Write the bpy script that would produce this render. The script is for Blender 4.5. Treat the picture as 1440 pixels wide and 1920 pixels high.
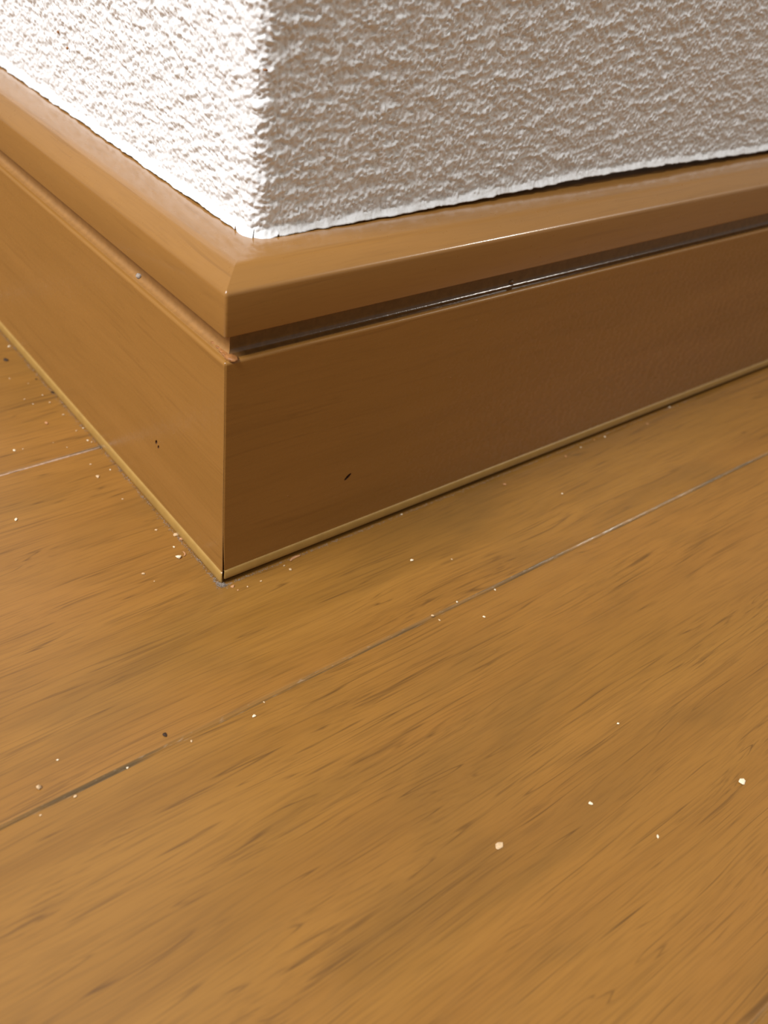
import bpy, bmesh, math, random
import numpy as np
from mathutils import Matrix, Vector

for o in list(bpy.data.objects):
    bpy.data.objects.remove(o)
scene = bpy.context.scene
col = scene.collection
MM = 0.001
rnd = random.Random(7)

# ------------------------------------------------------------------ camera
# solved from the photograph's lines: the outer foot of the skirting corner is the
# world origin, +X runs along the right-hand board, +Y along the left-hand board
F_PX = 1714.0
CR = np.array([[0.78192805, -0.61239606, 0.11644562],
               [-0.30538797, -0.53917212, -0.78487681],
               [0.5434397, 0.57815611, -0.60861219]])      # right, down, forward
CC = np.array([-0.06172429, -0.10441332, 0.11185126])
cam = bpy.data.cameras.new('camera')
cam_o = bpy.data.objects.new('camera', cam)
col.objects.link(cam_o)
cam.sensor_fit = 'VERTICAL'
cam.sensor_height = 36.0
cam.lens = F_PX / 1920.0 * 36.0
cam.clip_start = 0.002
cam.clip_end = 50
m = Matrix.Identity(4)
for i in range(3):
    m[i][0], m[i][1], m[i][2], m[i][3] = CR[0][i], -CR[1][i], -CR[2][i], CC[i]
cam_o.matrix_world = m
cam.dof.use_dof = True
cam.dof.focus_distance = 0.150
cam.dof.aperture_fstop = 25.0
scene.camera = cam_o

# ------------------------------------------------------------------ world, lamps, exposure
w = bpy.data.worlds.new('room_ambience')
scene.world = w
w.use_nodes = True
bg = w.node_tree.nodes['Background']
bg.inputs[0].default_value = (1.0, 0.96, 0.90, 1)
bg.inputs[1].default_value = 0.27

def area(name, loc, target, size, power, color):
    l = bpy.data.lights.new(name, 'AREA')
    l.shape = 'DISK'
    l.size = size
    l.energy = power
    l.color = color
    o = bpy.data.objects.new(name, l)
    col.objects.link(o)
    o.location = loc
    d = Vector(target) - Vector(loc)
    o.rotation_euler = d.to_track_quat('-Z', 'Y').to_euler()
    return o

area('window_daylight', (-1.10, 0.04, 1.60), (0, 0, 0.05), 0.95, 66, (0.945, 0.965, 1.0))
area('ceiling_lamp', (2.27, -1.28, 1.95), (0, 0, 0.05), 0.13, 17, (1.0, 0.96, 0.88))

vs = scene.view_settings
vs.view_transform = 'Standard'
vs.look = 'None'
vs.exposure = 0.0
vs.gamma = 1.0
vs.use_curve_mapping = False

# ------------------------------------------------------------------ helpers
def floor_at(px, py, z=0.0):
    """pixel of the 1440x1920 frame -> point on the horizontal plane z"""
    d = CR.T @ np.array([(px - 720) / F_PX, (py - 960) / F_PX, 1.0])
    t = (z - CC[2]) / d[2]
    p = CC + d * t
    return float(p[0]), float(p[1])

def plane_at(px, py, axis, val):
    """pixel -> point on the vertical plane x=val (axis 0) or y=val (axis 1)"""
    d = CR.T @ np.array([(px - 720) / F_PX, (py - 960) / F_PX, 1.0])
    t = (val - CC[axis]) / d[axis]
    return CC + d * t

def mesh_obj(name, verts, faces, mats, parent=None, mat_idx=None, smooth=None):
    me = bpy.data.meshes.new(name)
    me.from_pydata([tuple(v) for v in verts], [], faces)
    for mt in (mats if isinstance(mats, (list, tuple)) else [mats]):
        me.materials.append(mt)
    if mat_idx is not None:
        me.polygons.foreach_set('material_index', mat_idx)
    if smooth is True:
        smooth = [True] * len(me.polygons)
    if smooth is not None:
        me.polygons.foreach_set('use_smooth', smooth)
    me.update()
    o = bpy.data.objects.new(name, me)
    col.objects.link(o)
    if parent is not None:
        o.parent = parent
    return o

def tag(o, label=None, cat=None, group=None, kind=None):
    if label: o['label'] = label
    if cat: o['category'] = cat
    if group: o['group'] = group
    if kind: o['kind'] = kind
    return o

# ------------------------------------------------------------------ materials
class NT:
    def __init__(self, name):
        self.mat = bpy.data.materials.new(name)
        self.mat.use_nodes = True
        self.t = self.mat.node_tree
        self.b = self.t.nodes['Principled BSDF']
    def n(self, typ, **kw):
        x = self.t.nodes.new(typ)
        for k, v in kw.items():
            setattr(x, k, v)
        return x
    def link(self, a, b):
        self.t.links.new(a, b)
    def setv(self, sock, v):
        if hasattr(v, 'node'):
            self.link(v, sock)
        else:
            sock.default_value = v
    def math(self, op, a, b=0.0, clamp=False):
        x = self.n('ShaderNodeMath', operation=op, use_clamp=clamp)
        self.setv(x.inputs[0], a); self.setv(x.inputs[1], b)
        return x.outputs[0]
    def vmath(self, op, a, b):
        x = self.n('ShaderNodeVectorMath', operation=op)
        self.setv(x.inputs[0], a); self.setv(x.inputs[1], b)
        return x.outputs[0]
    def noise(self, vec, scale=1.0, detail=3.0, rough=0.5, dist=0.0):
        x = self.n('ShaderNodeTexNoise')
        self.setv(x.inputs['Vector'], vec)
        x.inputs['Scale'].default_value = scale
        x.inputs['Detail'].default_value = detail
        x.inputs['Roughness'].default_value = rough
        x.inputs['Distortion'].default_value = dist
        return x.outputs[0]
    def ramp(self, fac, stops):
        x = self.n('ShaderNodeValToRGB')
        self.setv(x.inputs[0], fac)
        el = x.color_ramp.elements
        while len(el) < len(stops):
            el.new(0.5)
        for e, (p, c) in zip(el, stops):
            e.position = p
            e.color = (c, c, c, 1) if isinstance(c, (int, float)) else (*c, 1)
        return x.outputs[0]
    def mix(self, fac, a, b, mode='MIX'):
        x = self.n('ShaderNodeMix', data_type='RGBA', blend_type=mode)
        self.setv(x.inputs[0], fac)
        for s, v in ((x.inputs[6], a), (x.inputs[7], b)):
            self.setv(s, v if hasattr(v, 'node') else (*v, 1))
        return x.outputs[2]
    def bump(self, h, strength, dist):
        x = self.n('ShaderNodeBump')
        self.setv(x.inputs['Height'], h)
        x.inputs['Strength'].default_value = strength
        x.inputs['Distance'].default_value = dist
        self.link(x.outputs[0], self.b.inputs['Normal'])
    def pos_mm(self, rand=True):
        g = self.n('ShaderNodeNewGeometry')
        p = self.vmath('MULTIPLY', g.outputs['Position'], (1000, 1000, 1000))
        if rand:
            oi = self.n('ShaderNodeObjectInfo')
            c = self.n('ShaderNodeCombineXYZ')
            k = self.math('MULTIPLY', oi.outputs['Random'], 900.0)
            self.link(k, c.inputs[0]); self.link(k, c.inputs[2])
            p = self.vmath('ADD', p, c.outputs[0])
        return p

def wood(name, axis, dark, light, pore, pore_amt, blotch_amt, rough, spec, bump=0.0, warm=None, streak=(0.034, 2.0), coat=0.0, lines=0.85, coat_rough=0.22):
    """printed or sheet-wrapped wood grain whose streaks run along one axis"""
    N = NT(name)
    p = N.pos_mm()
    # gentle wander of the grain
    wob = N.noise(N.vmath('MULTIPLY', p, (0.012, 0.05, 0.05) if axis == 'x' else (0.05, 0.012, 0.05)), 1, 2, 0.5)
    wv = N.math('MULTIPLY', N.math('SUBTRACT', wob, 0.5), 7.0)
    c = N.n('ShaderNodeCombineXYZ')
    for i in range(3):
        if 'xyz'[i] != axis:
            N.link(wv, c.inputs[i])
    q = N.vmath('ADD', p, c.outputs[0])
    a, b = streak
    def st(al, ac):
        return N.vmath('MULTIPLY', q, (al, ac, ac) if axis == 'x' else (ac, al, ac))
    pores = N.noise(st(a, b), 1, 3, 0.62)
    pores = N.ramp(pores, [(0.56, 0.0), (0.66, 1.0)])
    gate = N.ramp(N.noise(st(0.02, 0.10), 1, 2, 0.5), [(0.38, 0.15), (0.66, 1.0)])
    pores = N.math('MULTIPLY', pores, gate)
    band = N.ramp(N.noise(st(0.010, 0.16), 1, 3, 0.55), [(0.30, 0.0), (0.70, 1.0)])
    fine = N.noise(st(0.12, 3.2), 1, 2, 0.5)
    blotch = N.ramp(N.noise(st(0.022, 0.055), 1.0, 3, 0.55, 0.4), [(0.52, 0.0), (0.75, 1.0)])
    base = N.mix(band, dark, light)
    base = N.mix(N.math('MULTIPLY', N.ramp(N.noise(st(0.012, 0.03), 1, 2, 0.5), [(0.40, 0.0), (0.65, 1.0)]), 0.45),
                 base, warm or light)
    base = N.mix(N.math('MULTIPLY', blotch, blotch_amt), base, tuple(x * y for x, y in zip(dark, (0.62, 0.70, 0.95))))
    base = N.mix(N.math('MULTIPLY', N.ramp(fine, [(0.45, 0.0), (0.7, 1.0)]), pore_amt * 0.35), base, pore)
    base = N.mix(N.math('MULTIPLY', pores, pore_amt * 0.85), base, pore)
    # long thin growth lines: contours of a stretched field, broken along their length
    fld = N.noise(st(0.0075, 0.30), 1, 2, 0.45)
    saw = N.math('ABSOLUTE', N.math('SUBTRACT', N.math('FRACT', N.math('MULTIPLY', fld, 9.0)), 0.5))
    ln = N.ramp(saw, [(0.0, 1.0), (0.085, 0.0)])
    brk = N.ramp(N.noise(st(0.045, 0.8), 1, 3, 0.6), [(0.45, 0.0), (0.62, 1.0)])
    base = N.mix(N.math('MULTIPLY', N.math('MULTIPLY', ln, brk), lines), base, pore)
    N.link(base, N.b.inputs['Base Color'])
    rr = N.math('ADD', N.math('MULTIPLY', N.noise(p, 0.5, 3, 0.6), 0.16), rough - 0.08)
    N.link(rr, N.b.inputs['Roughness'])
    N.b.inputs['Specular IOR Level'].default_value = spec
    N.b.inputs['Coat Weight'].default_value = coat
    N.b.inputs['Coat Roughness'].default_value = coat_rough
    if bump:
        h = N.math('ADD', N.math('MULTIPLY', pores, -0.5), N.math('MULTIPLY', N.noise(p, 1.4, 2, 0.5), 0.35))
        N.bump(h, bump, 0.0001)
    return N.mat

def plain(name, colr, rough, spec=0.5, var=0.0, scale=2.0, bump=0.0, col2=None):
    N = NT(name)
    p = N.pos_mm(False)
    k = N.noise(p, scale, 3, 0.6)
    f = N.ramp(k, [(0.35, 0.0), (0.65, 1.0)])
    N.link(N.mix(f, colr, col2 or tuple(c * (1 - var) for c in colr)), N.b.inputs['Base Color'])
    N.b.inputs['Roughness'].default_value = rough
    N.b.inputs['Specular IOR Level'].default_value = spec
    if bump:
        N.bump(k, bump, 0.0001)
    return N.mat

FL_D, FL_L = (0.215, 0.096, 0.0165), (0.268, 0.124, 0.0225)
M_floor = wood('oak_floor_finish', 'x', FL_D, FL_L, (0.100, 0.045, 0.011), 0.75, 0.45, 0.36, 0.40,
               bump=0.10, warm=(0.285, 0.122, 0.026))
def seam_mat():
    N = NT('grimy_lacquered_seam')
    p = N.pos_mm(False)
    q = N.vmath('MULTIPLY', p, (0.05, 0.9, 0.9))
    k = N.ramp(N.noise(q, 1, 3, 0.6), [(0.42, 0.0), (0.60, 1.0)])
    c = N.mix(k, (0.235, 0.112, 0.026), (0.105, 0.064, 0.027))
    fleck = N.ramp(N.noise(N.vmath('MULTIPLY', p, (0.8, 2.0, 2.0)), 1, 2, 0.6), [(0.60, 0.0), (0.72, 1.0)])
    N.link(N.mix(N.math('MULTIPLY', fleck, 0.5), c, (0.33, 0.23, 0.14)), N.b.inputs['Base Color'])
    N.b.inputs['Roughness'].default_value = 0.22
    N.b.inputs['Specular IOR Level'].default_value = 0.6
    N.bump(N.noise(N.vmath('MULTIPLY', p, (0.4, 2.0, 2.0)), 1, 3, 0.6), 0.25, 0.0002)
    return N.mat
M_seam = seam_mat()
M_board_r = wood('wrapped_board_grain_lengthwise_x', 'x', (0.262, 0.120, 0.026), (0.297, 0.138, 0.032), (0.180, 0.080, 0.019),
                 0.42, 0.12, 0.27, 0.36, bump=0.09, streak=(0.022, 1.1), coat=0.0, lines=0.30)
M_board_l = wood('wrapped_board_grain_lengthwise_y', 'y', (0.262, 0.120, 0.026), (0.297, 0.138, 0.032), (0.180, 0.080, 0.019),
                 0.42, 0.12, 0.27, 0.36, bump=0.09, streak=(0.022, 1.1), coat=0.0, lines=0.30)
CAPC = ((0.262, 0.120, 0.026), (0.297, 0.138, 0.032), (0.180, 0.080, 0.019), 0.42, 0.12, 0.30, 0.36)
M_cap_r = wood('glossier_cap_grain_lengthwise_x', 'x', *CAPC, bump=0.12, streak=(0.022, 1.1), coat=0.7, lines=0.30, coat_rough=0.13)
M_cap_l = wood('glossier_cap_grain_lengthwise_y', 'y', *CAPC, bump=0.12, streak=(0.022, 1.1), coat=0.7, lines=0.30, coat_rough=0.13)
M_groove_shaded = plain('glossy_groove_wrap_shaded', (0.15, 0.070, 0.021), 0.17, 0.6, 0.25, 0.8, 0.35)  # right-hand groove: the shade on this side is put into its darker colour
M_groove_lit = plain('matt_groove_wrap_lit', (0.31, 0.150, 0.044), 0.4, 0.4, 0.15, 0.8, 0.1)  # left-hand copy of the groove wrap, lit side's brightness put into its colour
M_lip = plain('soft_yellow_lip', (0.36, 0.205, 0.052), 0.34, 0.5, 0.12, 0.4, 0.05)
M_gap_shade = plain('painted_gap_shade', (0.06, 0.03, 0.012), 0.8, 0.2, 0.4, 3.0)  # near-black colour painting the shade in the gap under the lip
M_hole = plain('nail_hole_wood', (0.10, 0.035, 0.012), 0.7, 0.2, 0.4, 3.0)
M_caulk = plain('orange_filler', (0.34, 0.135, 0.036), 0.55, 0.4, 0.35, 2.0, 0.5)
M_sub = plain('subfloor', (0.10, 0.06, 0.03), 0.9, 0.1, 0.3, 0.05)
M_plaster = plain('plasterboard', (0.45, 0.42, 0.38), 0.9, 0.2, 0.1, 0.1)
M_crumb = plain('pale_crumb', (0.62, 0.42, 0.23), 0.7, 0.3, 0.25, 4.0)
M_crumb_w = plain('white_flake', (0.80, 0.66, 0.46), 0.6, 0.4, 0.1, 4.0)
M_crumb_o = plain('orange_crumb', (0.55, 0.27, 0.12), 0.7, 0.3, 0.25, 4.0)
M_crumb_d = plain('dark_crumb', (0.045, 0.022, 0.01), 0.7, 0.3, 0.3, 4.0)
M_dust = plain('grey_dust', (0.38, 0.31, 0.25), 0.95, 0.1, 0.35, 3.0)
M_pinkdust = plain('pinkish_dust', (0.46, 0.30, 0.20), 0.9, 0.2, 0.35, 1.0, 0.4)

def wallpaper_mat():
    N = NT('embossed_white_wallpaper')
    p = N.pos_mm(False)
    v = N.noise(N.vmath('MULTIPLY', p, (0.35, 0.35, 0.9)), 1, 3, 0.6)
    c = N.mix(N.ramp(v, [(0.35, 0.0), (0.7, 1.0)]), (0.745, 0.735, 0.71), (0.79, 0.785, 0.775))
    N.link(c, N.b.inputs['Base Color'])
    N.b.inputs['Roughness'].default_value = 0.75
    N.b.inputs['Specular IOR Level'].default_value = 0.25
    # beyond the modelled emboss near the corner the relief goes on as bump
    ln = N.n('ShaderNodeVectorMath', operation='LENGTH'); N.link(p, ln.inputs[0])
    mr = N.n('ShaderNodeMapRange'); N.link(ln.outputs['Value'], mr.inputs[0])
    mr.inputs[1].default_value = 130.0; mr.inputs[2].default_value = 190.0
    big = N.math('MULTIPLY', N.noise(N.vmath('MULTIPLY', p, (0.42, 0.42, 0.6)), 1, 3, 0.6), N.math('MULTIPLY', mr.outputs[0], 4.0))
    N.bump(N.math('ADD', N.noise(p, 2.2, 3, 0.6), big), 0.35, 0.0002)
    return N.mat
M_paper = wallpaper_mat()

# ------------------------------------------------------------------ floor: 75 mm boards, each its own piece
FX0, FX1 = -2.40, 2.60
PITCH = 75.1 * MM
Y_SEAM = -26.27 * MM
sub = mesh_obj('floor', [(FX0, -2.44, -0.012), (FX1, -2.44, -0.012), (FX1, 0.95, -0.012), (FX0, 0.95, -0.012),
                         (FX0, -2.44, -0.03), (FX1, -2.44, -0.03), (FX1, 0.95, -0.03), (FX0, 0.95, -0.03)],
               [(0, 1, 2, 3), (7, 6, 5, 4), (0, 4, 5, 1), (1, 5, 6, 2), (2, 6, 7, 3), (3, 7, 4, 0)], M_sub)
tag(sub, 'honey oak strip floor with fine seams', kind='structure')

def plank_mesh():
    hw = PITCH / 2
    bev = 0.62 * MM
    # cross-section (y, z), seam bevels slightly rounded
    prof = [(-hw + 0.005 * MM, -0.0118), (-hw + 0.005 * MM, -0.265 * MM), (-hw + 0.10 * MM, -0.25 * MM), (-hw + 0.26 * MM, -0.145 * MM), (-hw + 0.44 * MM, -0.04 * MM), (-hw + 0.68 * MM, 0.0)]
    prof = prof + [(-y, z) for y, z in reversed(prof)]
    n = len(prof)
    xs = [FX0, FX1]
    verts = [(x, y, z) for x in xs for y, z in prof]
    faces, mi, sm = [], [], []
    for i in range(n):
        j = (i + 1) % n
        faces.append((i, i + n, j + n, j)) if False else faces.append((j, j + n, i + n, i))
        mi.append(1 if i in (1, 2, 3, n - 5, n - 4, n - 3) else 0)
        sm.append(i in (1, 2, 3, 4, n - 6, n - 5, n - 4, n - 3))
    faces.append(tuple(range(n))); mi.append(0); sm.append(False)
    faces.append(tuple(reversed(range(n, 2 * n)))); mi.append(0); sm.append(False)
    o = mesh_obj('plank', verts, faces, [M_floor, M_seam], sub, mi, sm)
    return o
plank = plank_mesh()
bm = bmesh.new(); bm.from_mesh(plank.data); bmesh.ops.recalc_face_normals(bm, faces=bm.faces); bm.to_mesh(plank.data); bm.free()
first = True
for k in range(-32, 12):
    o = plank if first else plank.copy()
    if not first:
        col.objects.link(o)
    first = False
    o.location = (0, Y_SEAM + (k + 0.5) * PITCH, 0)

# ------------------------------------------------------------------ skirting boards
END = {'x': 1.00, 'y': 0.90}
def arc(cd, cz, r, a0, a1, n=7):
    return [(cd + r * math.cos(math.radians(a0 + (a1 - a0) * i / n)),
             cz + r * math.sin(math.radians(a0 + (a1 - a0) * i / n))) for i in range(n + 1)]

def sweep(name, prof, axis, mat, parent=None, r=0.5, gap=0.0, stations=None, cap_mat=None, wob=None):
    """Extrude a (depth, height) profile in mm along one board, mitred at the room corner.
    depth 0 is the board's face, growing into the wall."""
    n = len(prof)
    rings = []
    arcn = 5
    L = END[axis] / MM
    for a in range(arcn + 1):                     # rounded outer arris, half of it on this board
        th = math.radians(225 + 45 * a / arcn)
        ring = []
        for d, z in prof:
            rad = max(r - d, 0.0)
            c = max(r, d)
            x, y = c + rad * math.cos(th), c + rad * math.sin(th)
            if gap:
                gz = gap(z) if callable(gap) else gap
                x += gz * (1 - a / arcn) if d < r else gz
            ring.append((x, y, z))
        rings.append(ring)
    for s in (stations or [16, 40, 90, 160, 300, 550]) + [L]:
        rings.append([(s, d + (wob(s, d, z) if wob else 0.0), z) for d, z in prof])
    verts = []
    for ring in rings:
        for x, y, z in ring:
            verts.append((x * MM, y * MM, z * MM) if axis == 'x' else (y * MM, x * MM, z * MM))
    faces, sm = [], []
    def seg(i):
        a, b = prof[i], prof[(i + 1) % n]
        return math.hypot(a[0] - b[0], a[1] - b[1])
    for k in range(len(rings) - 1):
        for i in range(n):
            j = (i + 1) % n
            faces.append((k * n + i, k * n + j, (k + 1) * n + j, (k + 1) * n + i))
            sm.append(seg(i) < 0.6 or k < arcn)
    faces.append(tuple(range(n))); sm.append(False)
    faces.append(tuple(range((len(rings) - 1) * n, len(rings) * n))); sm.append(False)
    o = mesh_obj(name, verts, faces, mat, parent, None, sm)
    bm = bmesh.new(); bm.from_mesh(o.data)
    bmesh.ops.remove_doubles(bm, verts=bm.verts, dist=1e-6)
    bmesh.ops.recalc_face_normals(bm, faces=bm.faces)
    bm.to_mesh(o.data); bm.free()
    o.data.set_sharp_from_angle(angle=math.radians(44))
    return o

H1, H2, H3 = 44.07, 48.02, 55.0
P_face = [(9.0, 1.2), (0.35, 1.2), (0.0, 1.6), (0.0, 3.5), (0.0, 6.0), (0.0, 8.5), (0.0, 12.0), (0.0, H1 - 0.55)] + arc(0.55, H1 - 0.55, 0.55, 180, 95)[1:] + [(1.0, H1 + 0.02), (9.0, H1 + 0.02)]
P_groove = [(0.7, H1 - 0.3), (0.75, H1 - 0.01), (0.9, H1 + 0.04)] + arc(1.0, H1 + 1.10, 1.05, 270, 360, 9) + [(2.06, H2 + 0.2), (9.0, H2 + 0.2), (9.0, H1 - 0.3)]
P_cap = [(9.9, H2), (0.35, H2)] + arc(0.35, H2 + 0.35, 0.35, 270, 180, 3)[1:] + \
        [(0.0, H3 - 0.5)] + [(0.04, H3 - 0.22), (0.14, H3 + 0.0), (0.30, H3 + 0.19), (0.50, H3 + 0.36), (0.80, H3 + 0.56)] + \
        [(3.2, 56.95), (3.7, 57.22), (4.2, 57.36), (4.7, 57.42), (10.2, 57.30), (14.0, 57.3), (14.0, H2)]
P_lip = [(2.0, 2.65), (0.1, 2.85), (-0.10, 2.76), (-0.22, 2.55), (-0.28, 2.2), (-0.34, 1.7), (-0.36, 1.3), (-0.30, 1.05), (-0.1, 0.95), (2.0, 1.0)]
P_lip_l = [(2.0, 2.35), (0.1, 2.55), (-0.14, 2.46), (-0.30, 2.25), (-0.38, 1.9), (-0.46, 1.2), (-0.46, 0.6), (-0.36, 0.22), (-0.1, 0.06), (2.0, 0.04)]
P_shade = [(2.2, 0.0), (1.2, 0.0), (1.2, 1.6), (2.2, 1.6)]  # added strip whose dark colour stands in for shade under the board

def cut_dents(o, dents):
    """press real dents into a board: list of (centre, rotation euler, radii mm)"""
    for (c, rot, rad) in dents:
        me = bpy.data.meshes.new('cutter'); b2 = bmesh.new()
        bmesh.ops.create_icosphere(b2, subdivisions=2, radius=1.0)
        bmesh.ops.scale(b2, vec=tuple(v * MM for v in rad), verts=b2.verts)
        b2.to_mesh(me); b2.free()
        me.materials.append(M_hole)
        co = bpy.data.objects.new('cutter', me); col.objects.link(co)
        co.location = c; co.rotation_euler = rot
        md = o.modifiers.new('dent', 'BOOLEAN'); md.operation = 'DIFFERENCE'; md.object = co; md.solver = 'EXACT'
        md.material_mode = 'TRANSFER'
        bpy.context.view_layer.update()
        dg = bpy.context.evaluated_depsgraph_get()
        nm = bpy.data.meshes.new_from_object(o.evaluated_get(dg))
        o.modifiers.clear()
        old = o.data; o.data = nm; bpy.data.meshes.remove(old)
        bpy.data.objects.remove(co); bpy.data.meshes.remove(me)
    for p in o.data.polygons:
        if max(abs(p.normal.x), abs(p.normal.y), abs(p.normal.z)) > 0.9999:
            p.use_smooth = False

bR = sweep('baseboard_right', P_face, 'x', M_board_r, r=0.45, gap=lambda z: 0.04 + 0.42 * max(0.0, 1 - z / 13.0) ** 1.3)
tag(bR, 'brown wood-grain baseboard on the shaded side of the wall corner', kind='structure')
bL = sweep('baseboard_left', P_face, 'y', M_board_l, r=0.45)
tag(bL, 'honey wood-grain baseboard on the brightly lit side of the wall corner', kind='structure')
for o, ax in ((bR, 'x'), (bL, 'y')):
    right = ax == 'x'
    g = sweep('groove', P_groove, ax, M_groove_shaded if right else M_groove_lit, o, r=0.3)
    c = sweep('cap_moulding', P_cap, ax, M_cap_r if right else M_cap_l, o, r=0.55)
    l = sweep('bottom_lip', P_lip if right else P_lip_l, ax, M_lip, o, r=0.4, gap=0.45 if right else 0.0)
    s = sweep('gap_shade_strip', P_shade, ax, M_gap_shade, o, r=0.1)
    g['label'] = 'glossy groove under the cap, coloured darker for the shaded side' if right else 'groove under the cap, coloured lighter for the lit side'
    l['label'] = 'soft yellowish lip along the foot'
    s['label'] = 'dark strip standing in for shade in the gap behind the lip'

pr = plane_at(652, 894, 1, 0.0)
pl_ = plane_at(293, 829, 0, 0.0)
pl2 = plane_at(297, 838, 0, 0.0)
cut_dents(bR, [((pr[0], 0.0, pr[2]), (0, math.radians(-38), 0), (0.95, 0.7, 0.34))])
cut_dents(bL, [((0.0, pl_[1], pl_[2]), (math.radians(-60), 0, 0), (0.5, 0.62, 0.32)),
               ((0.0, pl2[1], pl2[2]), (math.radians(-60), 0, 0), (0.4, 0.50, 0.26))])

def blob(name, loc, rad, mat, parent=None, seed=0, sub=2, rough=0.25, rot=(0, 0, 0), flat=False):
    r_ = random.Random(seed)
    b2 = bmesh.new()
    bmesh.ops.create_icosphere(b2, subdivisions=sub, radius=1.0)
    for v in b2.verts:
        k = 1 + r_.uniform(-rough, rough)
        v.co = Vector((v.co.x * rad[0] * k, v.co.y * rad[1] * k, v.co.z * rad[2] * k)) * MM
    me = bpy.data.meshes.new(name); b2.to_mesh(me); b2.free()
    me.materials.append(mat)
    if not flat:
        me.polygons.foreach_set('use_smooth', [True] * len(me.polygons))
    o = bpy.data.objects.new(name, me); col.objects.link(o)
    o.location = loc; o.rotation_euler = rot
    if parent: o.parent = parent
    return o

# filler blobs squeezed into the left groove by the corner, a plug in each groove
for i, (s, r1) in enumerate([(1.0, 1.1), (2.2, 0.9), (3.3, 0.7), (4.6, 0.55), (6.2, 0.5)]):
    f = blob('filler', (1.7 * MM, s * MM, (H1 + 0.15) * MM), (0.85 * r1, 1.25 * r1, 0.22 * r1), M_caulk, bL, 20 + i, 2, 0.22)
    f['label'] = 'orange filler in the corner of the groove'
pg = plane_at(258, 508, 0, 0.0016)
f = blob('groove_plug', (1.9 * MM, float(pg[1]), (H1 + 0.45) * MM), (0.55, 0.7, 0.5), M_dust, bL, 31, 2, 0.2); f['label'] = 'grey plug in the groove'
pg = plane_at(958, 527, 1, 0.0022)
f = blob('groove_plug', (float(pg[0]), 2.3 * MM, (H1 + 0.75) * MM), (1.0, 0.7, 0.65), M_groove_shaded, bR, 32, 2, 0.15); f['label'] = 'dark lump in the groove'
for i, (px, py) in enumerate([(894, 601), (1093, 680), (540, 930), (1014, 689), (845, 708)]):
    q = plane_at(px, py, 1, 0.0)
    f = blob('paint_chip', (float(q[0]), 0.0, float(q[2])), (0.22, 0.08, 0.12), M_caulk, bR, 40 + i, 1, 0.3)

# ------------------------------------------------------------------ wallpapered walls
DW = 11.2          # wall plane behind the board face, mm
RC = 2.6           # rounded wall corner
def steps(fine, grow_from, total, g=1.12, cap=60.0):
    v = [0.0]; d = fine
    while v[-1] < total:
        v.append(v[-1] + d)
        if v[-1] > grow_from:
            d = min(d * g, cap)
    v[-1] = total
    return np.array(v)

def band_noise(shape, sp, lo, hi, seed, ax=1.0, ang=0.0):
    """periodic random field; wavelengths between lo and hi mm, stretched along a direction by ax"""
    rs = np.random.RandomState(seed)
    f = np.fft.rfft2(rs.standard_normal(shape))
    fy = np.fft.fftfreq(shape[0], sp)[:, None]; fx = np.fft.rfftfreq(shape[1], sp)[None, :]
    ca, sa = math.cos(ang), math.sin(ang)
    u = (fx * ca + fy * sa) * ax; v = -fx * sa + fy * ca
    k = np.sqrt(u * u + v * v)
    wgt = np.exp(-(k * lo) ** 2 * 0.9) * (1 - np.exp(-(k * hi) ** 2))
    out = np.fft.irfft2(f * wgt, shape)
    return out / out.std()

SP = 0.2
SH = (640, 2560)   # 128 mm x 512 mm tile of embossing
n_rows = band_noise(SH, SP, 1.8, 7.0, 1, 2.2, 0.10)
n_w1 = band_noise(SH, SP, 1.2, 4.2, 2, 1.8, 1.0)
n_w2 = band_noise(SH, SP, 1.2, 3.6, 3, 1.5, 0.1)
n_g = band_noise(SH, SP, 0.85, 2.2, 5)
n_f = band_noise(SH, SP, 0.55, 1.1, 4)
worms = np.exp(-(n_w1 / 0.36) ** 2) * 0.45 + np.exp(-(n_w2 / 0.38) ** 2) * 0.35
EMB = 0.08 * n_rows + 0.25 * worms * (1 + 0.5 * np.tanh(n_rows)) + 0.16 * np.tanh(n_g * 0.9) + 0.045 * n_f
EMB -= EMB.mean()

def emboss(s, z):
    a = (z / SP) % SH[0]; b = (s / SP) % SH[1]
    i = a.astype(int); j = b.astype(int); fa = a - i; fb = b - j
    i1 = (i + 1) % SH[0]; j1 = (j + 1) % SH[1]; i %= SH[0]; j %= SH[1]
    return EMB[i, j] * (1 - fa) * (1 - fb) + EMB[i1, j] * fa * (1 - fb) + EMB[i, j1] * (1 - fa) * fb + EMB[i1, j1] * fa * fb

def smooth1(x, seed, L):
    rs = np.random.RandomState(seed); t = rs.uniform(-1, 1, 4096)
    u = x / L + 500; i = np.floor(u).astype(int); f = u - i; f = f * f * (3 - 2 * f)
    return t[i % 4096] * (1 - f) + t[(i + 1) % 4096] * f

def hem(s, side):
    """height of the knife-cut lower edge along the wall"""
    base = 57.50 + 0.10 * smooth1(s, 11 + side, 4.0) + 0.07 * smooth1(s, 21 + side, 1.1) + 0.04 * smooth1(s, 31 + side, 0.45)
    if side == 0:
        rise = 0.85 * np.clip((s - 14) / 60, 0, 1) + 0.55 * np.exp(-((s - 88) / 28) ** 2)
        return base + rise - 0.32 * np.exp(-(s / 5.0) ** 2)
    return base + 0.05 - 0.32 * np.exp(-(s / 5.0) ** 2)

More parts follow.
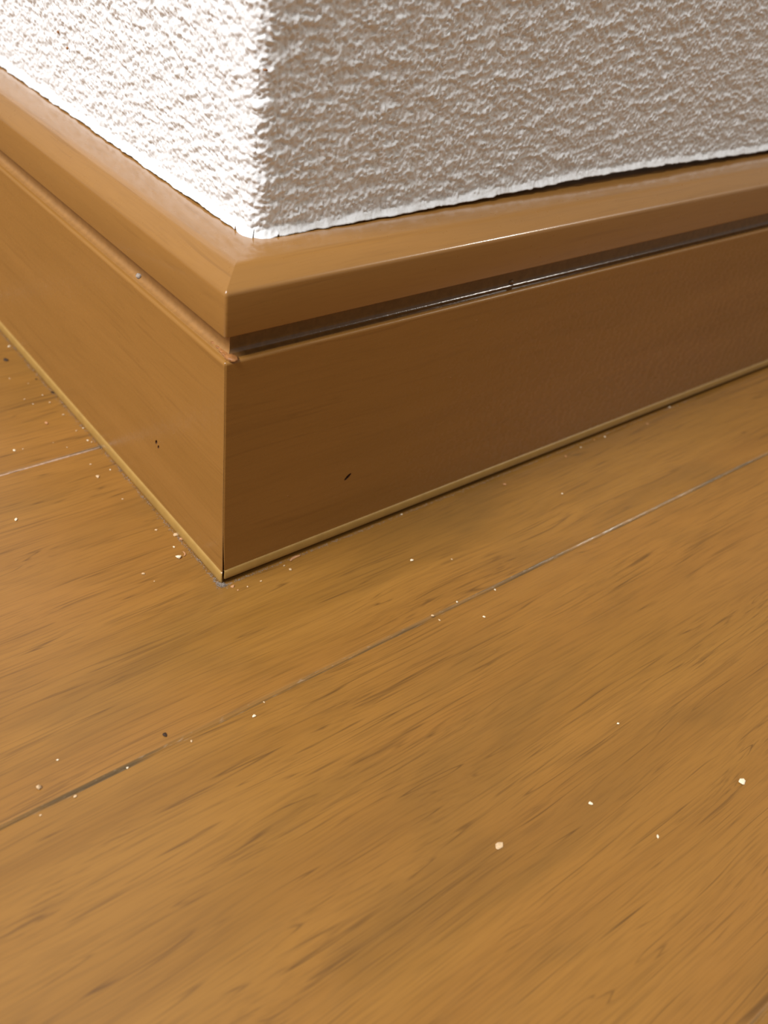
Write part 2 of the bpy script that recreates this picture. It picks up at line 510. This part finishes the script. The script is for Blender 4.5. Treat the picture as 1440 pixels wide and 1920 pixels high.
def wallpaper(side, parent):
    SS = steps(0.21, 140.0, 960.0 if side == 0 else 860.0, 1.012 if False else 1.02)
    ZZ = steps(0.20, 62.0, 2340.0, 1.05)
    lipn = np.array([-3, -2, -1])                   # three rows that turn the cut edge back towards the wall
    nz = len(ZZ) + len(lipn); ns = len(SS)
    S, Z = np.meshgrid(SS, ZZ)
    dS = np.gradient(SS); dZ = np.gradient(ZZ)
    fade = np.clip(1.6 - np.maximum(dS[None, :], dZ[:, None]) / 0.55, 0, 1)
    sgn = 1 if side == 0 else -1
    hb = hem(SS, side)
    zabs = hb[None, :] + Z                          # follow the hem
    e = emboss(S * sgn + 200.0, zabs) * fade
    lipw = 1.25 + 0.25 * smooth1(SS, 41 + side, 2.5)
    t = np.clip(1 - Z / lipw[None, :], 0, 1)
    flare = 0.95 * t ** 1.1 * (1 + 0.20 * smooth1(SS, 51 + side, 1.6))[None, :]
    out = e * (1 - 0.75 * np.clip(t * 1.8, 0, 1)) + flare
    nick = np.clip(1 - np.abs(SS - 3.1) / 0.28, 0, 1) if side == 1 else np.clip(1 - np.abs(SS - 3.6) / 0.10, 0, 1)
    zabs = zabs + (nick * (1.1 if side == 1 else 0.6))[None, :] * t
    # add the turned-under rows
    out = np.vstack([out[0] - 1.6, out[0] - 0.5, out[0] - 0.10, out])
    zz = np.vstack([zabs[0] + 0.08, zabs[0] - 0.03, zabs[0] - 0.06, zabs])
    # perimeter coordinate -> plan position: quarter arc shared by both walls, then straight
    half = RC * math.pi / 4
    th = np.where(SS < half, 225 + np.degrees(np.minimum(SS, half) / RC), 270.0)
    nx, ny = np.cos(np.radians(th)), np.sin(np.radians(th))
    cx = DW + RC + np.maximum(SS - half, 0.0); cy = DW + RC
    X = cx[None, :] + nx[None, :] * (RC + out); Y = cy + ny[None, :] * (RC + out)
    V = np.stack([X, Y, zz], -1).reshape(-1, 3) * MM
    if side == 1:
        V = V[:, [1, 0, 2]]
    idx = np.arange(nz * ns).reshape(nz, ns)
    q = np.stack([idx[:-1, :-1], idx[:-1, 1:], idx[1:, 1:], idx[1:, :-1]], -1).reshape(-1, 4)
    if side == 1:
        q = q[:, ::-1]
    me = bpy.data.meshes.new('wallpaper')
    me.vertices.add(len(V)); me.vertices.foreach_set('co', np.ascontiguousarray(V, dtype=np.float32).ravel())
    me.loops.add(q.size); me.loops.foreach_set('vertex_index', np.ascontiguousarray(q, dtype=np.int32).ravel())
    me.polygons.add(len(q))
    me.polygons.foreach_set('loop_start', np.arange(0, q.size, 4, dtype=np.int32))
    me.polygons.foreach_set('use_smooth', np.ones(len(q), dtype=bool))
    me.update(calc_edges=True); me.validate()
    me.materials.append(M_paper)
    o = bpy.data.objects.new('wallpaper', me); col.objects.link(o); o.parent = parent
    return o, len(q)

def box(name, lo, hi, mat, parent=None):
    (a, b, c), (d, e, f) = lo, hi
    return mesh_obj(name, [(a, b, c), (d, b, c), (d, e, c), (a, e, c), (a, b, f), (d, b, f), (d, e, f), (a, e, f)],
                    [(3, 2, 1, 0), (4, 5, 6, 7), (0, 1, 5, 4), (1, 2, 6, 5), (2, 3, 7, 6), (3, 0, 4, 7)], mat, parent)
B0 = 13.6 * MM
wR = box('wall_right', (B0 + 0.1, B0, 0.0), (1.0, 0.113, 2.40), M_plaster)
wR.data.transform(Matrix.Identity(4))
wR2 = None
tag(wR, 'shaded wall in white embossed wallpaper', kind='structure')
wL = box('wall_left', (B0, B0, 0.0), (B0 + 0.1, 0.90, 2.40), M_plaster)
tag(wL, 'brightly lit wall in white embossed wallpaper', kind='structure')
_, q0 = wallpaper(0, wR)
_, q1 = wallpaper(1, wL)
print('wallpaper quads', q0, q1)
for i, (px, py, ax, pa) in enumerate([(498, 131, 1, wR), (109, 60, 0, wL), (126, 90, 0, wL)]):
    q = plane_at(px, py, ax, (DW - 0.1) * MM)
    f = blob('rust_speck', tuple(float(v) for v in q), (0.35, 0.35, 0.2) if i == 0 else (0.3, 0.3, 0.3), M_caulk, pa, 60 + i, 1, 0.3)

# ------------------------------------------------------------------ crumbs on the floor
def crumb(px, py, w_px, mat, label, group, seed, long=1.4, hgt=0.5, rot=None):
    x, y = floor_at(px, py)
    r = w_px * 0.82 / 2 / 11.5
    h = max(r * hgt, 0.05)
    o = blob('crumb', (x, y, h * 0.8 * MM), (r * long, r, h), mat, None, seed, 1, 0.28,
             (0, 0, rot if rot is not None else random.Random(seed).uniform(0, 3.1)), flat=True)
    if group and mat in (M_crumb_o,):
        label, group = label.replace('pale', 'orange-brown').replace('tan', 'orange-brown'), group.replace('pale', 'orange-brown').replace('tan', 'orange-brown')
    elif group and mat is M_crumb_w:
        label, group = label.replace('pale', 'cream white').replace('tan', 'cream white'), group.replace('pale', 'cream white').replace('tan', 'cream white')
    tag(o, label, 'crumb', group)
    return o
LS = 'tiny pale speck of debris on the floor beside the lit baseboard'
LG = 'pale specks beside the lit baseboard'
left_specks = [(17, 650, 8), (18, 710, 5), (46, 749, 5), (62, 758, 4), (94, 755, 6), (119, 778, 7), (164, 826, 5), (172, 829, 5),
               (43, 842, 4), (126, 839, 3), (170, 871, 6), (230, 936, 5), (207, 881, 4), (228, 878, 4), (143, 808, 5), (156, 803, 4),
               (293, 994, 6), (317, 979, 4), (326, 1026, 5), (269, 1076, 7), (375, 1047, 4), (80, 741, 3), (53, 719, 3), (100, 830, 3)]
for i, (x, y, s) in enumerate(left_specks):
    crumb(x, y, s, M_crumb if i % 3 else M_crumb_w, LS, LG, 100 + i)
crumb(27, 845, 8, M_crumb_w, 'bright white crumb by the floor seam that meets the lit baseboard', None, 130)
crumb(30, 975, 9, M_crumb_w, 'white flat crumb alone on the plank beside the lit baseboard', None, 131)
crumb(183, 894, 9, M_crumb, 'pale crumb just past the floor seam that meets the lit baseboard', None, 132)
crumb(87, 794, 9, M_crumb_o, 'orange crumb lying on the plank near the lit baseboard', None, 133)
crumb(11, 675, 16, M_crumb_d, 'largest dark crumb on the plank beside the lit baseboard', None, 134, 1.2, 0.35)
for i, (x, y, s) in enumerate([(99, 736, 11), (68, 711, 6)]):
    crumb(x, y, s, M_crumb_d, 'small dark crumb close to the lit baseboard', 'small dark crumbs by the lit baseboard', 140 + i, 1.3, 0.4)
crumb(335, 1046, 13, M_crumb_w, 'large pale rounded crumb near the foot of the wall corner', None, 150, 1.15, 0.7)
crumb(341, 1012, 11, M_crumb_o, 'brown crumb touching the dust at the lit baseboard near the corner', None, 151, 1.2, 0.6)
crumb(331, 1003, 11, M_crumb, 'tan flake in the dust line at the lit baseboard near the corner', None, 152, 1.8, 0.4)
for i, (x, y, s) in enumerate([(533, 1061, 5), (544, 1068, 7), (489, 1090, 5), (464, 1100, 4), (436, 1100, 8), (289, 1090, 3), (446, 1107, 4)]):
    crumb(x, y, s, M_crumb_o if i in (4, 6) else M_crumb, 'tiny tan crumb on the floor at the foot of the wall corner', 'tan crumbs at the foot of the corner', 160 + i)
for i, (x, y, s) in enumerate([(1255, 764, 7), (1214, 795, 6), (1134, 819, 6), (1114, 825, 5), (1089, 839, 5), (1061, 856, 6),
                               (1054, 926, 5), (946, 909, 8), (753, 965, 5)]):
    crumb(x, y, s, M_crumb_w if i % 2 == 0 else M_crumb_o, 'tiny pale crumb on the floor along the shaded baseboard',
          'pale crumbs along the shaded baseboard', 170 + i)
for i, (x, y, s) in enumerate([(857, 1129, 5), (811, 1155, 7), (928, 1106, 5), (824, 1163, 5), (772, 1051, 7), (847, 1049, 4), (907, 1157, 6),
                               (495, 1317, 4), (477, 1343, 7), (359, 1390, 5), (239, 1440, 5), (141, 1494, 6), (108, 1425, 4), (76, 1529, 4)]):
    crumb(x, y, s, M_crumb if i % 2 else M_crumb_w, 'tiny pale speck on or beside the long floor seam in the open floor',
          'pale specks along the long floor seam', 190 + i)
crumb(73, 1478, 11, M_crumb, 'round tan crumb standing just off the dark end of the long seam', None, 210, 1.0, 0.8)
crumb(309, 1378, 9, M_crumb_d, 'dark chip beside the long floor seam', None, 211, 1.4, 0.4)
crumb(1391, 1466, 15, M_crumb_w, 'bright white flake lying alone on the open floor', None, 212, 1.25, 0.3, 0.2)
crumb(936, 1586, 17, M_crumb, 'wide pale tan flake lying alone on the open floor', None, 213, 1.35, 0.15, 0.1)
for i, (x, y, s) in enumerate([(1107, 1507, 8), (1233, 1569, 6), (1159, 1357, 6)]):
    crumb(x, y, s, M_crumb_w, 'tiny pale crumb on the open floor', 'tiny crumbs on the open floor', 220 + i)

# curled wood shavings: thin bent ribbons
def shaving(name, px, py, length, width, turn, rot, label):
    x, y = floor_at(px, py)
    V, Fc = [], []
    n = 14
    for i in range(n + 1):
        t = i / n
        a = (t - 0.5) * turn
        R = length / turn
        cx, cz = R * math.sin(a), R * (1 - math.cos(a)) * 0.75
        for k in (-1, 1):
            for off in (0.0, 0.07):
                V.append((cx * MM, k * width / 2 * (1 - 0.5 * abs(2 * t - 1) ** 3) * MM, (0.06 + 0.25 * abs(2 * t - 1) ** 2 * width + off) * MM + 0 * cz))
                if turn > 0:
                    V[-1] = (V[-1][0], V[-1][1] + cz * MM, V[-1][2])
    for i in range(n):
        a = i * 4; b = a + 4
        Fc += [(a, b, b + 2, a + 2), (a + 1, a + 3, b + 3, b + 1), (a, a + 1, b + 1, b), (a + 2, b + 2, b + 3, a + 3)]
    Fc += [(0, 2, 3, 1), (n * 4, n * 4 + 1, n * 4 + 3, n * 4 + 2)]
    o = mesh_obj(name, V, Fc, M_crumb_o, None, None, True)
    o.location = (x, y, -0.02 * MM); o.rotation_euler = (0, 0, rot)
    tag(o, label, 'shaving')
    return o
shaving('wood_shaving', 551, 1046, 2.7, 0.5, 1.5, 3.3, 'curled reddish wood shaving in the gap under the shaded baseboard')
shaving('wood_shaving', 347, 1039, 1.6, 0.28, 2.4, 1.2, 'small thin curled shaving beside the large pale crumb')

# ------------------------------------------------------------------ dust: fibres and lint along the joints (nobody could count them)
def lint(name, spots, mat, label, n_mult=1):
    V, Fc = [], []
    r_ = random.Random(5)
    for (x, y, z, L, wd) in spots:
        a = r_.uniform(0, 2 * math.pi); el = r_.uniform(-0.1, 0.55)
        dx, dy, dz = math.cos(a) * math.cos(el), math.sin(a) * math.cos(el), math.sin(el)
        px_, py_ = -math.sin(a), math.cos(a)
        base = len(V)
        bend = r_.uniform(-0.5, 0.5)
        for t in (0, 0.5, 1.0):
            k = wd * (1 - 0.6 * t)
            cx = x + dx * L * t + px_ * bend * L * t * t; cy = y + dy * L * t + py_ * bend * L * t * t; cz = max(z + dz * L * t, 0.02)
            V += [((cx + px_ * k) * MM, (cy + py_ * k) * MM, cz * MM), ((cx - px_ * k) * MM, (cy - py_ * k) * MM, cz * MM), (cx * MM, cy * MM, (cz + k * 1.5) * MM)]
        for s in (0, 3):
            for i in range(3):
                j = (i + 1) % 3
                Fc.append((base + s + i, base + s + j, base + s + 3 + j, base + s + 3 + i))
        Fc.append((base, base + 2, base + 1)); Fc.append((base + 6, base + 7, base + 8))
    o = mesh_obj(name, V, Fc, mat)
    tag(o, label, 'dust', kind='stuff')
    return o
sp = []
for i in range(1500):
    s = rnd.uniform(0, 1) ** 1.5 * 120
    dens = 0.5 + 0.5 * math.sin(s * 0.9) * math.sin(s * 0.23 + 1)
    if rnd.random() > 0.35 + 0.65 * dens:
        continue
    sp.append((-0.42 - abs(rnd.gauss(0, 0.28)), s - 0.4, rnd.uniform(0.01, 0.15), rnd.uniform(0.1, 0.5), rnd.uniform(0.012, 0.035)))
for i in range(420):
    a = rnd.uniform(math.pi * 0.9, math.pi * 1.7); rr = abs(rnd.gauss(0.45, 0.3))
    sp.append((rr * math.cos(a) - 0.1, rr * math.sin(a) - 0.1, rnd.uniform(0.01, 0.2), rnd.uniform(0.1, 0.45), rnd.uniform(0.012, 0.035)))
lint('dust_line', sp, M_dust, 'grey lint gathered along the foot of the lit baseboard')
sp = []
for i in range(1200):
    s = rnd.uniform(0, 1) ** 1.3 * 140
    sp.append((s, -0.62 - abs(rnd.gauss(0, 0.16)), rnd.uniform(0.01, 0.08), rnd.uniform(0.1, 0.45), rnd.uniform(0.010, 0.026)))
lint('dust_line', sp, M_dust, 'grey lint fringing the gap under the shaded baseboard')
# packed dust in the two seams
def seam_dust(name, y, x0, x1, half, amt, seed, label, mat):
    V, Fc = [], []
    n = int((x1 - x0) / 0.35)
    xs = np.linspace(x0, x1, n)
    wv = np.clip(0.55 + 0.5 * smooth1(xs, seed, 5.0) + 0.25 * smooth1(xs, seed + 1, 0.9), 0.05, 1.2) * half
    zt = -0.17 + amt * (0.5 + 0.5 * smooth1(xs, seed + 2, 2.0)) + 0.03 * smooth1(xs, seed + 3, 0.5)
    for x, ww, z in zip(xs, wv, zt):
        V += [(x * MM, (y - ww) * MM, (z - 0.22) * MM), (x * MM, (y - ww * 0.55) * MM, z * MM), (x * MM, (y + ww * 0.55) * MM, z * MM), (x * MM, (y + ww) * MM, (z - 0.22) * MM)]
    for i in range(n - 1):
        a = i * 4; b = a + 4
        for k in range(3):
            Fc.append((a + k, b + k, b + k + 1, a + k + 1))
        Fc.append((a + 3, b + 3, b, a))
    o = mesh_obj(name, V, Fc, mat, None, None, True)
    tag(o, label, 'dust', kind='stuff')
    return o
seam_dust('dust_line', (Y_SEAM + PITCH) / MM, -160, -0.6, 0.42, 0.12, 71, 'pinkish grey dust packed in the floor seam meeting the lit baseboard', M_pinkdust)
